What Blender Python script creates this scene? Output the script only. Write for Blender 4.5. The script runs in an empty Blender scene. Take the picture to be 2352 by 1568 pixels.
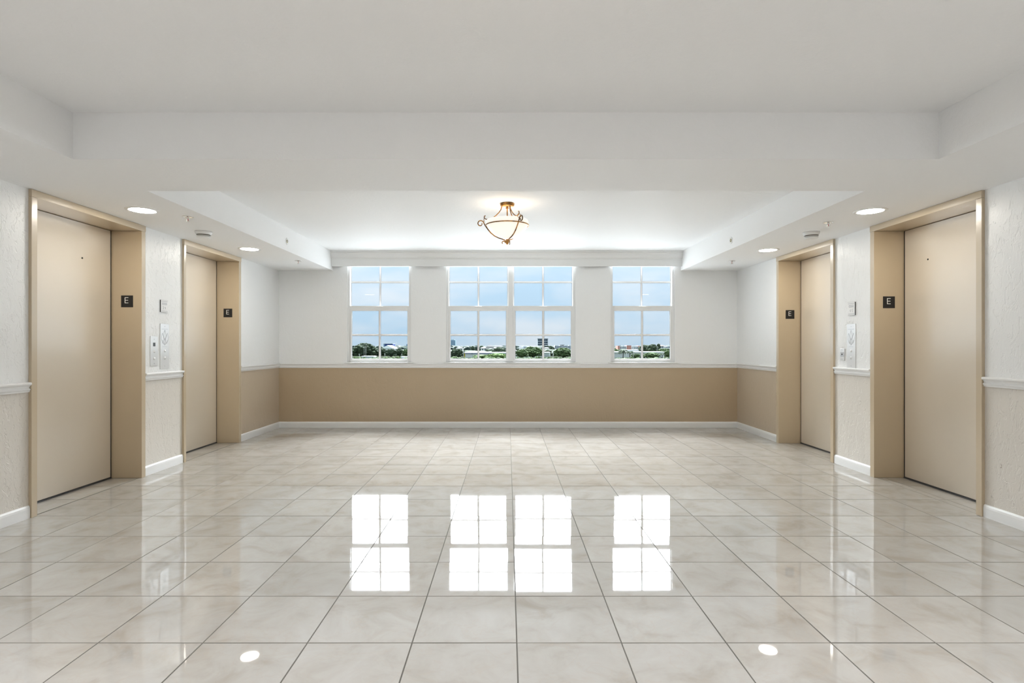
import bpy, bmesh, math, random
from mathutils import Vector, Matrix, noise

random.seed(7)
scene = bpy.context.scene
COL = scene.collection
PI = math.pi

# ------------------------------------------------------------------ camera, world, sun, exposure
CAM_H = 1.153                       # eye height
FPX = 1292.0                        # focal length in pixels of the 2352 px wide frame
cam_data = bpy.data.cameras.new('camera')
cam_data.sensor_width = 36.0
cam_data.lens = FPX / 2352.0 * 36.0
cam_data.shift_x = 10.0 / 2352.0
cam_data.shift_y = 9.0 / 2352.0
cam_data.clip_start = 0.05
cam_data.clip_end = 6000.0
cam = bpy.data.objects.new('camera', cam_data)
cam.location = (0, 0, CAM_H)
cam.rotation_euler = (PI / 2, 0, 0)
COL.objects.link(cam)
scene.camera = cam

scene.view_settings.view_transform = 'Standard'
scene.view_settings.look = 'None'
scene.view_settings.exposure = 1.62
scene.view_settings.gamma = 1.0
scene.view_settings.use_curve_mapping = False
scene.cycles.max_bounces = 8
scene.cycles.diffuse_bounces = 4
scene.cycles.glossy_bounces = 4
scene.cycles.transparent_max_bounces = 24
scene.cycles.caustics_reflective = False
scene.cycles.caustics_refractive = False
scene.cycles.sample_clamp_indirect = 6.0

SUN_POWER = 15.0
SKY_STRENGTH = 0.268
DOWNLIGHT = 30.0
BOWL_POWER = 0.3
FILL_PANEL_W = 11.0
FILL_PANEL_COLOR = (0.91, 0.945, 1.0)

world = bpy.data.worlds.new('sky')
scene.world = world
world.use_nodes = True
wn, wl = world.node_tree.nodes, world.node_tree.links
wn.clear()
w_out = wn.new('ShaderNodeOutputWorld')
w_bg = wn.new('ShaderNodeBackground')
w_tc = wn.new('ShaderNodeTexCoord')
w_sep = wn.new('ShaderNodeSeparateXYZ')
wl.new(w_tc.outputs['Generated'], w_sep.inputs[0])
w_map = wn.new('ShaderNodeMapping')
w_map.inputs['Scale'].default_value = (4.5, 4.5, 15.0)
w_map.inputs['Location'].default_value = (2.3, 0.4, 0.75)
wl.new(w_tc.outputs['Generated'], w_map.inputs[0])
w_no = wn.new('ShaderNodeTexNoise')
w_no.inputs['Scale'].default_value = 1.0
w_no.inputs['Detail'].default_value = 7.0
w_no.inputs['Roughness'].default_value = 0.55
wl.new(w_map.outputs[0], w_no.inputs['Vector'])
w_cr = wn.new('ShaderNodeValToRGB')
w_cr.color_ramp.elements[0].position = 0.40
w_cr.color_ramp.elements[1].position = 0.66
w_cr.color_ramp.elements[0].color = (0, 0, 0, 1)
w_cr.color_ramp.elements[1].color = (1, 1, 1, 1)
wl.new(w_no.outputs['Fac'], w_cr.inputs[0])
w_mix = wn.new('ShaderNodeMixRGB')
w_mix.inputs[1].default_value = (0.60, 0.81, 1.02, 1)      # clear blue
w_mix.inputs[2].default_value = (0.86, 0.95, 1.06, 1)       # thin white cloud
wl.new(w_cr.outputs[0], w_mix.inputs[0])
w_hz = wn.new('ShaderNodeMath'); w_hz.operation = 'MAXIMUM'; w_hz.inputs[1].default_value = 0.0
wl.new(w_sep.outputs['Z'], w_hz.inputs[0])
w_g = wn.new('ShaderNodeMath'); w_g.operation = 'MULTIPLY_ADD'      # overcast sky: brighter towards the zenith
w_g.inputs[1].default_value = 2.0; w_g.inputs[2].default_value = 1.0
wl.new(w_hz.outputs[0], w_g.inputs[0])
w_s = wn.new('ShaderNodeMath'); w_s.operation = 'MULTIPLY'; w_s.inputs[1].default_value = SKY_STRENGTH
wl.new(w_g.outputs[0], w_s.inputs[0])
wl.new(w_mix.outputs[0], w_bg.inputs['Color'])
wl.new(w_s.outputs[0], w_bg.inputs['Strength'])
wl.new(w_bg.outputs[0], w_out.inputs[0])

sun_data = bpy.data.lights.new('hazy_sun', 'SUN')
sun_data.energy = SUN_POWER
sun_data.angle = math.radians(60)
sun_data.color = (0.90, 0.94, 1.0)
sun = bpy.data.objects.new('hazy_sun', sun_data)
sun.rotation_euler = (math.radians(-(90 - 39.5)), 0, 0)     # high above the street, in front of the windows
sun.location = (0, 60, 60)
COL.objects.link(sun)


# ------------------------------------------------------------------ helpers
class MB:
    """collects shapes, builds ONE mesh object"""
    def __init__(self):
        self.v, self.f, self.m, self.s = [], [], [], []

    def face(self, pts, mi=0, smooth=False):
        n = len(self.v)
        self.v += [tuple(p) for p in pts]
        self.f.append(tuple(range(n, n + len(pts))))
        self.m.append(mi); self.s.append(smooth)
        return self

    def add(self, verts, faces, mi=0, smooth=False):
        n = len(self.v)
        self.v += [tuple(p) for p in verts]
        for f in faces:
            self.f.append(tuple(i + n for i in f)); self.m.append(mi); self.s.append(smooth)
        return self

    def box(self, x0, x1, y0, y1, z0, z1, mi=0):
        x0, x1 = min(x0, x1), max(x0, x1); y0, y1 = min(y0, y1), max(y0, y1); z0, z1 = min(z0, z1), max(z0, z1)
        v = [(x0, y0, z0), (x1, y0, z0), (x1, y1, z0), (x0, y1, z0), (x0, y0, z1), (x1, y0, z1), (x1, y1, z1), (x0, y1, z1)]
        f = [(0, 3, 2, 1), (4, 5, 6, 7), (0, 1, 5, 4), (1, 2, 6, 5), (2, 3, 7, 6), (3, 0, 4, 7)]
        return self.add(v, f, mi)

    def prism(self, prof, a, b, axis, mi=0, smooth=False):
        """closed 2D profile extruded from a to b; axis 'x': profile (y,z); 'y': profile (x,z); 'z': profile (x,y)"""
        def P(p, t):
            return {'x': (t, p[0], p[1]), 'y': (p[0], t, p[1]), 'z': (p[0], p[1], t)}[axis]
        n = len(prof)
        v = [P(p, a) for p in prof] + [P(p, b) for p in prof]
        f = [(i, (i + 1) % n, n + (i + 1) % n, n + i) for i in range(n)]
        self.add(v, f, mi, smooth)
        base = len(self.v) - 2 * n
        self.f.append(tuple(base + i for i in reversed(range(n)))); self.m.append(mi); self.s.append(False)
        self.f.append(tuple(base + n + i for i in range(n))); self.m.append(mi); self.s.append(False)
        return self

    def lathe(self, prof, c=(0, 0, 0), seg=32, mi=0, axis='z', smooth=True):
        """profile (r, h) turned about an axis through c"""
        n = len(prof); v, f = [], []
        for k in range(seg):
            a = 2 * PI * k / seg
            for r, h in prof:
                x, y = r * math.cos(a), r * math.sin(a)
                p = {'z': (x, y, h), 'x': (h, x, y), 'y': (x, h, y)}[axis]
                v.append((c[0] + p[0], c[1] + p[1], c[2] + p[2]))
        for k in range(seg):
            k2 = (k + 1) % seg
            for i in range(n - 1):
                f.append((k * n + i, k2 * n + i, k2 * n + i + 1, k * n + i + 1))
        return self.add(v, f, mi, smooth)

    def tube(self, pts, r, seg=10, mi=0, closed=False):
        pts = [Vector(p) for p in pts]; n = len(pts)
        rad = r if isinstance(r, (list, tuple)) else [r] * n
        v, f = [], []
        t0 = (pts[1] - pts[0]).normalized()
        up = Vector((0, 0, 1)) if abs(t0.z) < 0.9 else Vector((1, 0, 0))
        nrm = t0.cross(up).normalized()
        for i, p in enumerate(pts):
            if closed:
                t = (pts[(i + 1) % n] - pts[i - 1]).normalized()
            else:
                t = (pts[min(i + 1, n - 1)] - pts[max(i - 1, 0)]).normalized()
            nrm = (nrm - t * nrm.dot(t)).normalized()
            b = t.cross(nrm)
            for k in range(seg):
                a = 2 * PI * k / seg
                v.append(p + (nrm * math.cos(a) + b * math.sin(a)) * rad[i])
        for i in range(n if closed else n - 1):
            j = (i + 1) % n
            for k in range(seg):
                k2 = (k + 1) % seg
                f.append((i * seg + k, i * seg + k2, j * seg + k2, j * seg + k))
        self.add(v, f, mi, True)
        if not closed:
            base = len(self.v) - n * seg
            self.f.append(tuple(base + k for k in reversed(range(seg)))); self.m.append(mi); self.s.append(False)
            self.f.append(tuple(base + (n - 1) * seg + k for k in range(seg))); self.m.append(mi); self.s.append(False)
        return self

    def mesh(self, name, mats):
        me = bpy.data.meshes.new(name)
        me.from_pydata(self.v, [], self.f)
        mats = mats if isinstance(mats, (list, tuple)) else [mats]
        for m in mats:
            me.materials.append(m)
        me.polygons.foreach_set('material_index', self.m)
        me.polygons.foreach_set('use_smooth', self.s)
        me.update()
        bm = bmesh.new(); bm.from_mesh(me)
        bmesh.ops.remove_doubles(bm, verts=bm.verts, dist=1e-5)
        bmesh.ops.recalc_face_normals(bm, faces=bm.faces)
        bm.to_mesh(me); bm.free()
        return me

    def build(self, name, mats, parent=None, bevel=0.0):
        o = bpy.data.objects.new(name, self.mesh(name, mats))
        COL.objects.link(o)
        if parent is not None:
            o.parent = parent
            o.matrix_parent_inverse = Matrix.Translation(-parent.location) if parent.type == 'EMPTY' else Matrix.Identity(4)
        if bevel:
            b = o.modifiers.new('edge', 'BEVEL'); b.width = bevel; b.segments = 2; b.limit_method = 'ANGLE'
        return o


def tag(o, label=None, cat=None, group=None, kind=None):
    if label: o['label'] = label
    if cat: o['category'] = cat
    if group: o['group'] = group
    if kind: o['kind'] = kind
    return o


def empty(name, loc, label=None, cat=None, group=None, kind=None):
    o = bpy.data.objects.new(name, None)
    o.empty_display_size = 0.1
    o.location = loc
    COL.objects.link(o)
    return tag(o, label, cat, group, kind)


# ------------------------------------------------------------------ materials
def mat(name, color=(0.8, 0.8, 0.8), rough=0.5, metal=0.0, spec=0.5, coat=0.0, coat_rough=0.1, coat_ior=1.5, emit=None, emit_s=0.0):
    m = bpy.data.materials.new(name); m.use_nodes = True
    b = m.node_tree.nodes['Principled BSDF']
    b.inputs['Base Color'].default_value = (*color, 1)
    b.inputs['Roughness'].default_value = rough
    b.inputs['Metallic'].default_value = metal
    b.inputs['Specular IOR Level'].default_value = spec
    b.inputs['Coat Weight'].default_value = coat
    b.inputs['Coat Roughness'].default_value = coat_rough
    b.inputs['Coat IOR'].default_value = coat_ior
    if emit:
        b.inputs['Emission Color'].default_value = (*emit, 1)
        b.inputs['Emission Strength'].default_value = emit_s
    return m


def nd(m, t, **kw):
    n = m.node_tree.nodes.new(t)
    for k, v in kw.items():
        if k in ('operation', 'blend_type', 'feature', 'distance', 'noise_dimensions', 'data_type'):
            setattr(n, k, v)
        else:
            n.inputs[k].default_value = v
    return n


def ramp(m, src, stops):
    n = m.node_tree.nodes.new('ShaderNodeValToRGB')
    els = n.color_ramp.elements
    while len(els) < len(stops):
        els.new(0.5)
    for e, (p, c) in zip(els, stops):
        e.position = p
        e.color = (*c, 1) if isinstance(c, tuple) else (c, c, c, 1)
    m.node_tree.links.new(src, n.inputs[0])
    return n


def coords(m, scale, loc=(0, 0, 0), obj_random=False):
    l = m.node_tree.links
    tc = m.node_tree.nodes.new('ShaderNodeTexCoord')
    mp = m.node_tree.nodes.new('ShaderNodeMapping')
    mp.inputs['Scale'].default_value = scale
    mp.inputs['Location'].default_value = loc
    l.new(tc.outputs['Object'], mp.inputs[0])
    if obj_random:
        oi = m.node_tree.nodes.new('ShaderNodeObjectInfo')
        mu = nd(m, 'ShaderNodeMath', operation='MULTIPLY'); mu.inputs[1].default_value = 57.0
        l.new(oi.outputs['Random'], mu.inputs[0])
        cb = m.node_tree.nodes.new('ShaderNodeCombineXYZ')
        l.new(mu.outputs[0], cb.inputs[0]); l.new(mu.outputs[0], cb.inputs[1])
        l.new(cb.outputs[0], mp.inputs['Location'])
    return mp.outputs[0]


def plaster(name, color, strength, rough=0.40, chips=0.0, chip_color=(0.2, 0.13, 0.08), spec=0.9):
    """hand-trowelled plaster: broken ridges and flat patches as fine relief, paint chips in the deepest pits"""
    m = mat(name, color, rough, spec=spec)
    l = m.node_tree.links
    b = m.node_tree.nodes['Principled BSDF']
    v = coords(m, (13.0, 13.0, 6.0))
    n1 = nd(m, 'ShaderNodeTexNoise', Scale=1.4, Detail=4.0, Roughness=0.62, Distortion=0.8)
    l.new(v, n1.inputs['Vector'])
    r1 = ramp(m, n1.outputs['Fac'], [(0.43, 0.0), (0.47, 1.0), (0.62, 0.85), (0.66, 1.0)])
    v2 = coords(m, (26.0, 26.0, 12.0), (3.1, 1.7, 0.4))
    n2 = nd(m, 'ShaderNodeTexNoise', Scale=1.0, Detail=3.0, Roughness=0.6, Distortion=1.4)
    l.new(v2, n2.inputs['Vector'])
    r2 = ramp(m, n2.outputs['Fac'], [(0.33, 0.0), (0.41, 1.0)])
    mul = nd(m, 'ShaderNodeMath', operation='MULTIPLY_ADD'); mul.inputs[1].default_value = 0.55
    l.new(r2.outputs[0], mul.inputs[0]); l.new(r1.outputs[0], mul.inputs[2])
    bp = nd(m, 'ShaderNodeBump', Strength=strength, Distance=0.006)
    l.new(mul.outputs[0], bp.inputs['Height'])
    l.new(bp.outputs[0], b.inputs['Normal'])
    if chips:
        v3 = coords(m, (30.0, 30.0, 14.0), (9.1, 4.7, 2.4))
        n3 = nd(m, 'ShaderNodeTexNoise', Scale=1.0, Detail=4.0, Roughness=0.65, Distortion=1.8)
        l.new(v3, n3.inputs['Vector'])
        r3 = ramp(m, n3.outputs['Fac'], [(0.26, 1.0), (0.305, 0.0)])
        k = nd(m, 'ShaderNodeMath', operation='MULTIPLY'); k.inputs[1].default_value = chips
        l.new(r3.outputs[0], k.inputs[0])
        mx = nd(m, 'ShaderNodeMixRGB')
        mx.inputs[1].default_value = (*color, 1); mx.inputs[2].default_value = (*chip_color, 1)
        l.new(k.outputs[0], mx.inputs[0]); l.new(mx.outputs[0], b.inputs['Base Color'])
    return m


WHITE = (0.87, 0.875, 0.87)
TAN = (0.47, 0.358, 0.230)
TAN_SHEEN = (0.71, 0.665, 0.60)  # tan lightened: window sheen on the near side walls put into the colour
M = {}
M['wall_white'] = plaster('white_plaster', WHITE, 0.36, chips=0.35, chip_color=(0.35, 0.33, 0.3))
M['wall_tan_sheen'] = plaster('tan_plaster_sheen', TAN_SHEEN, 0.42, chips=0.9)
M['back_white'] = plaster('white_plaster_smooth', WHITE, 0.10)
M['back_tan'] = plaster('tan_plaster_smooth', TAN, 0.16)
m = mat('ceiling_plaster', (0.89, 0.89, 0.885), 0.7, spec=0.3)
M['ceiling'] = m
_v = coords(m, (28.0, 28.0, 28.0))
_n = nd(m, 'ShaderNodeTexNoise', Scale=1.0, Detail=3.0, Roughness=0.6)
m.node_tree.links.new(_v, _n.inputs['Vector'])
_r = ramp(m, _n.outputs['Fac'], [(0.44, 0.0), (0.54, 1.0)])
_b = nd(m, 'ShaderNodeBump', Strength=0.12, Distance=0.003)
m.node_tree.links.new(_r.outputs[0], _b.inputs['Height'])
m.node_tree.links.new(_b.outputs[0], m.node_tree.nodes['Principled BSDF'].inputs['Normal'])
M['trim'] = mat('white_trim_paint', (0.83, 0.83, 0.82), 0.30, coat=0.3)
M['base_trim'] = mat('baseboard_paint', (0.84, 0.84, 0.83), 0.35)
M['vinyl'] = mat('window_vinyl', (0.80, 0.80, 0.79), 0.35)
M['frame_tan'] = mat('elevator_frame_paint', (0.54, 0.430, 0.285), 0.34, spec=0.7, coat=1.0, coat_rough=0.26, coat_ior=1.9)
M['bead_shadow'] = mat('grey_bead_shadow', (0.16, 0.165, 0.17), 0.7)
M['black'] = mat('dark_gap', (0.012, 0.011, 0.010), 0.6)
M['steel'] = mat('brushed_steel', (0.80, 0.80, 0.80), 0.34, metal=0.55)
M['sill_metal'] = mat('sill_metal', (0.06, 0.06, 0.06), 0.5, metal=0.3)
M['sign_black'] = mat('sign_black', (0.008, 0.008, 0.009), 0.35)
M['sign_white'] = mat('sign_white', (0.85, 0.85, 0.82), 0.5)
M['notice'] = mat('notice_paper', (0.86, 0.86, 0.86), 0.4)
M['grey_print'] = mat('grey_print', (0.45, 0.46, 0.49), 0.5)
M['pale_print'] = mat('etched_print', (0.52, 0.53, 0.56), 0.45)
M['plastic'] = mat('white_plastic', (0.82, 0.82, 0.81), 0.4)
M['slot'] = mat('dark_slot', (0.10, 0.085, 0.06), 0.6)
M['chrome'] = mat('chrome', (0.75, 0.74, 0.72), 0.15, metal=1.0)
M['bulb_red'] = mat('red_bulb', (0.45, 0.04, 0.03), 0.2)
M['brass'] = mat('aged_brass', (0.30, 0.27, 0.15), 0.35, metal=0.8)
M['print_dark'] = mat('display_dark', (0.045, 0.045, 0.05), 0.25)
M['grout'] = mat('grout', (0.13, 0.12, 0.105), 0.85, spec=0.1)

# elevator doors: tan satin enamel, faint smears in the gloss
m = mat('elevator_door_paint', (0.66, 0.580, 0.470), 0.30, spec=0.7, coat=1.0, coat_rough=0.24, coat_ior=1.9)
M['door_tan'] = m
_v = coords(m, (1.6, 1.6, 0.7))
_n = nd(m, 'ShaderNodeTexNoise', Scale=2.2, Detail=3.0, Roughness=0.5)
m.node_tree.links.new(_v, _n.inputs['Vector'])
_r = ramp(m, _n.outputs['Fac'], [(0.35, 0.32), (0.65, 0.38)])
m.node_tree.links.new(_r.outputs[0], m.node_tree.nodes['Principled BSDF'].inputs['Roughness'])

# bronze of the ceiling lamp, darker patina in patches
m = mat('bronze', (0.52, 0.27, 0.085), 0.32, metal=0.85)
M['bronze'] = m
_v = coords(m, (14, 14, 14))
_n = nd(m, 'ShaderNodeTexNoise', Scale=1.0, Detail=2.0)
m.node_tree.links.new(_v, _n.inputs['Vector'])
_r = ramp(m, _n.outputs['Fac'], [(0.40, (0.13, 0.07, 0.03)), (0.58, (0.58, 0.30, 0.09))])
m.node_tree.links.new(_r.outputs[0], m.node_tree.nodes['Principled BSDF'].inputs['Base Color'])

# polished marble-look floor tile, each tile its own cut of the pattern
m = mat('floor_tile', (0.60, 0.56, 0.50), 0.02)
M['tile'] = m
b_ = m.node_tree.nodes['Principled BSDF']
b_.inputs['IOR'].default_value = 1.55
_l = m.node_tree.links
_v = coords(m, (1, 1, 1), obj_random=True)
_n = nd(m, 'ShaderNodeTexNoise', Scale=5.0, Detail=5.0, Roughness=0.6, Distortion=0.6)
_l.new(_v, _n.inputs['Vector'])
_r = ramp(m, _n.outputs['Fac'], [(0.30, (0.345, 0.311, 0.272)), (0.48, (0.402, 0.376, 0.341)), (0.70, (0.437, 0.415, 0.384))])
_n2 = nd(m, 'ShaderNodeTexNoise', Scale=3.2, Detail=5.0, Roughness=0.6, Distortion=1.6)
_l.new(_v, _n2.inputs['Vector'])
_r2 = ramp(m, _n2.outputs['Fac'], [(0.480, 0.0), (0.497, 1.0), (0.503, 1.0), (0.520, 0.0)])
_k = nd(m, 'ShaderNodeMath', operation='MULTIPLY'); _k.inputs[1].default_value = 0.22
_l.new(_r2.outputs[0], _k.inputs[0])
_mx = nd(m, 'ShaderNodeMixRGB'); _mx.inputs[2].default_value = (0.40, 0.34, 0.28, 1)
_l.new(_k.outputs[0], _mx.inputs[0]); _l.new(_r.outputs[0], _mx.inputs[1])
_oi = m.node_tree.nodes.new('ShaderNodeObjectInfo')
_rr = nd(m, 'ShaderNodeMapRange'); _rr.inputs['To Min'].default_value = 0.95; _rr.inputs['To Max'].default_value = 1.04
_l.new(_oi.outputs['Random'], _rr.inputs['Value'])
_mm = nd(m, 'ShaderNodeMixRGB', blend_type='MULTIPLY'); _mm.inputs[0].default_value = 1.0
_l.new(_mx.outputs[0], _mm.inputs[1]); _l.new(_rr.outputs[0], _mm.inputs[2])
_l.new(_mm.outputs[0], b_.inputs['Base Color'])

M['tile_edge'] = mat('tile_edge', (0.26, 0.24, 0.21), 0.8, spec=0.1)

# window glass: clear, reflecting as glass does
m = bpy.data.materials.new('window_glass'); m.use_nodes = True
M['glass'] = m
_t = m.node_tree; _t.nodes.clear()
_o = _t.nodes.new('ShaderNodeOutputMaterial'); _x = _t.nodes.new('ShaderNodeMixShader')
_tr = _t.nodes.new('ShaderNodeBsdfTransparent'); _gl = _t.nodes.new('ShaderNodeBsdfGlossy')
_lw = _t.nodes.new('ShaderNodeLayerWeight'); _lw.inputs[0].default_value = 0.5
_pw = _t.nodes.new('ShaderNodeMath'); _pw.operation = 'POWER'; _pw.inputs[1].default_value = 5.0
_fr = _t.nodes.new('ShaderNodeMath'); _fr.operation = 'MULTIPLY_ADD'; _fr.inputs[1].default_value = 0.96; _fr.inputs[2].default_value = 0.003
_t.links.new(_lw.outputs['Facing'], _pw.inputs[0]); _t.links.new(_pw.outputs[0], _fr.inputs[0])
_tr.inputs[0].default_value = (0.97, 0.985, 0.98, 1); _gl.inputs['Roughness'].default_value = 0.01
_t.links.new(_fr.outputs[0], _x.inputs[0]); _t.links.new(_tr.outputs[0], _x.inputs[1]); _t.links.new(_gl.outputs[0], _x.inputs[2])
_t.links.new(_x.outputs[0], _o.inputs[0])

# lamp glass and light discs
M['bowl_glass'] = mat('alabaster_glass', (0.86, 0.82, 0.76), 0.35, emit=(1.0, 0.93, 0.82), emit_s=0.20)
M['disc'] = mat('light_disc', (0.9, 0.9, 0.9), 0.5, emit=(1.0, 0.95, 0.86), emit_s=DOWNLIGHT)

# ------------------------------------------------------------------ room dimensions
XL, XR = -3.203, 3.215           # side wall faces
YB, YR = 7.88, -3.4              # window wall face, rear wall face
SOF, TRAY = 2.200, 2.462         # soffit and tray heights
TXL, TXR = -2.445, 2.425         # tray edges
BEAM0, BEAM1 = 3.164, 3.816      # beam between the trays
DXL, DXR = -3.446, 3.455         # elevator door faces
HEAD = 2.148
# elevator openings: (outer near, inner near, inner far, outer far)
DOORS_L = [(3.760, 3.806, 4.892, 4.943), (5.534, 5.568, 6.664, 6.716)]
DOORS_R = [(3.790, 3.837, 4.904, 4.957), (5.521, 5.569, 6.635, 6.686)]


def side_wall(name, x, sgn, doors, split, label):
    """plan outline with a recess for each elevator, extruded; painted white above the rail, tan below"""
    pts = [(x, YR - 0.2)]
    for d in doors:
        a, b = d[0] + 0.012, d[3] - 0.012
        pts += [(x, a), (x + sgn * 0.30, a), (x + sgn * 0.30, b), (x, b)]
    pts += [(x, YB + 0.2), (x + sgn * 0.6, YB + 0.2), (x + sgn * 0.6, YR - 0.2)]
    mb = MB()
    zs = [-0.06, split, 2.72]
    n = len(pts)
    for k in range(2):
        for i in range(n):
            p, q = pts[i], pts[(i + 1) % n]
            ym = 0.5 * (p[1] + q[1])
            smooth_seg = ym > 6.6
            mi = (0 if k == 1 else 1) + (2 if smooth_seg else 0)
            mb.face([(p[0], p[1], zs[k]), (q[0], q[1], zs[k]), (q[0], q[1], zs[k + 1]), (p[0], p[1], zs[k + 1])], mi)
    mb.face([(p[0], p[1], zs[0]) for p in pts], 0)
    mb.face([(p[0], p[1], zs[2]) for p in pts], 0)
    o = mb.build(name, [M['wall_white'], M['wall_tan_sheen'], M['side_far_white'], M['side_far_tan_sheen']])
    return tag(o, label, 'wall', kind='structure')


M['side_far_white'] = plaster('white_plaster_fine', WHITE, 0.22)
M['side_far_tan_sheen'] = plaster('tan_plaster_fine_sheen', (0.55, 0.450, 0.335), 0.28, chips=0.4)  # lighter tan, with the window sheen painted into it
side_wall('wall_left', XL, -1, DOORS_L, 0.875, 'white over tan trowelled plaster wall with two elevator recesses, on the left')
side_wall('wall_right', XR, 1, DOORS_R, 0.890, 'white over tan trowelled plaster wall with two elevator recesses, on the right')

# window wall with three openings
OPEN_Z0, OPEN_Z1 = 0.915, 2.425
OPENINGS = [(-2.246, -1.354), (-0.860, 0.948), (1.444, 2.338)]


def holed_wall(name, xs, zs, holes, y0, y1, split, mats):
    mb = MB()
    def solid(i, k):
        if not (0 <= i < len(xs) - 1 and 0 <= k < len(zs) - 1):
            return False
        xm, zm = 0.5 * (xs[i] + xs[i + 1]), 0.5 * (zs[k] + zs[k + 1])
        return not any(a < xm < b and c < zm < d for a, b, c, d in holes)
    for i in range(len(xs) - 1):
        for k in range(len(zs) - 1):
            if not solid(i, k):
                continue
            a, b, c, d = xs[i], xs[i + 1], zs[k], zs[k + 1]
            mi = 1 if d <= split + 1e-6 else 0
            mb.face([(a, y0, c), (b, y0, c), (b, y0, d), (a, y0, d)], mi)
            mb.face([(a, y1, c), (b, y1, c), (b, y1, d), (a, y1, d)], mi)
            if not solid(i - 1, k): mb.face([(a, y0, c), (a, y1, c), (a, y1, d), (a, y0, d)], mi)
            if not solid(i + 1, k): mb.face([(b, y0, c), (b, y1, c), (b, y1, d), (b, y0, d)], mi)
            if not solid(i, k - 1): mb.face([(a, y0, c), (b, y0, c), (b, y1, c), (a, y1, c)], mi)
            if not solid(i, k + 1): mb.face([(a, y0, d), (b, y0, d), (b, y1, d), (a, y1, d)], mi)
    return mb.build(name, mats)


xs = sorted([XL, XR] + [v for o in OPENINGS for v in o])
o = holed_wall('wall_back', xs, [-0.06, 0.870, OPEN_Z0, OPEN_Z1, 2.72], [(a, b, OPEN_Z0, OPEN_Z1) for a, b in OPENINGS],
               YB, YB + 0.2, 0.870, [M['back_white'], M['back_tan']])
tag(o, 'white over tan end wall holding the three windows', 'wall', kind='structure')
tag(MB().box(XL, XR, YR - 0.2, YR, -0.06, 2.72).build('wall_front', M['back_white']), 'plain white wall closing the lobby behind the viewpoint', 'wall', kind='structure')

# ceiling as stepped surface
cx = [XL - 0.3, TXL, TXR, XR + 0.3]
cy = [YR, -2.7, BEAM0, BEAM1, YB]
hh = {}
for i in range(3):
    for j in range(4):
        hh[(i, j)] = TRAY if i == 1 and j in (1, 3) else SOF
mb = MB()
for (i, j), z in hh.items():
    a, b, c, d = cx[i], cx[i + 1], cy[j], cy[j + 1]
    mb.face([(a, c, z), (b, c, z), (b, d, z), (a, d, z)])
    for di, dj, e in ((1, 0, [(b, c), (b, d)]), (0, 1, [(a, d), (b, d)])):
        z2 = hh.get((i + di, j + dj))
        if z2 is not None and abs(z2 - z) > 1e-6:
            mb.face([(*e[0], z), (*e[1], z), (*e[1], z2), (*e[0], z2)])
mb.face([(cx[0], YR, 2.74), (cx[-1], YR, 2.74), (cx[-1], YB, 2.74), (cx[0], YB, 2.74)])
for e in ([(cx[0], YR), (cx[-1], YR)], [(cx[-1], YR), (cx[-1], YB)], [(cx[0], YB), (cx[0], YR)]):
    mb.face([(*e[0], SOF), (*e[1], SOF), (*e[1], 2.74), (*e[0], 2.74)])
for i in range(3):
    z = hh[(i, 3)]
    mb.face([(cx[i], YB, z), (cx[i + 1], YB, z), (cx[i + 1], YB, 2.74), (cx[i], YB, 2.74)])
o = mb.build('ceiling', M['ceiling'])
tag(o, 'white stippled ceiling with two raised trays and a beam between them', 'ceiling', kind='structure')

# ------------------------------------------------------------------ floor: grout bed with tiles
S = 0.406
TX0, TY0 = 0.0355, 2.1815
floor = MB().box(XL - 0.3, XR + 0.3, YR, YB + 0.05, -0.12, -0.0022).build('floor', M['grout'])
tag(floor, 'glossy beige marble-look tile floor with thin dark joints', 'floor', kind='structure')
TW = S - 0.0034


def tile_mesh(w, d):
    mb = MB(); e = 0.0013; t = 0.006
    x, y = w / 2, d / 2
    v = [(-x, -y, -t), (x, -y, -t), (x, y, -t), (-x, y, -t), (-x, -y, -e), (x, -y, -e), (x, y, -e), (-x, y, -e),
         (-x + e, -y + e, 0), (x - e, -y + e, 0), (x - e, y - e, 0), (-x + e, y - e, 0)]
    f = [(0, 3, 2, 1), (0, 1, 5, 4), (1, 2, 6, 5), (2, 3, 7, 6), (3, 0, 4, 7), (4, 5, 9, 8), (5, 6, 10, 9), (6, 7, 11, 10), (7, 4, 8, 11), (8, 9, 10, 11)]
    mb.add(v, f); mb.m = [1] * 9 + [0]
    return mb.mesh('tile', [M['tile'], M['tile_edge']])


full_tile = tile_mesh(TW, TW)
rear = MB()
rt = random.Random(3)


def clip(lo, hi, a, b):
    return max(lo, a), min(hi, b)


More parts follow.
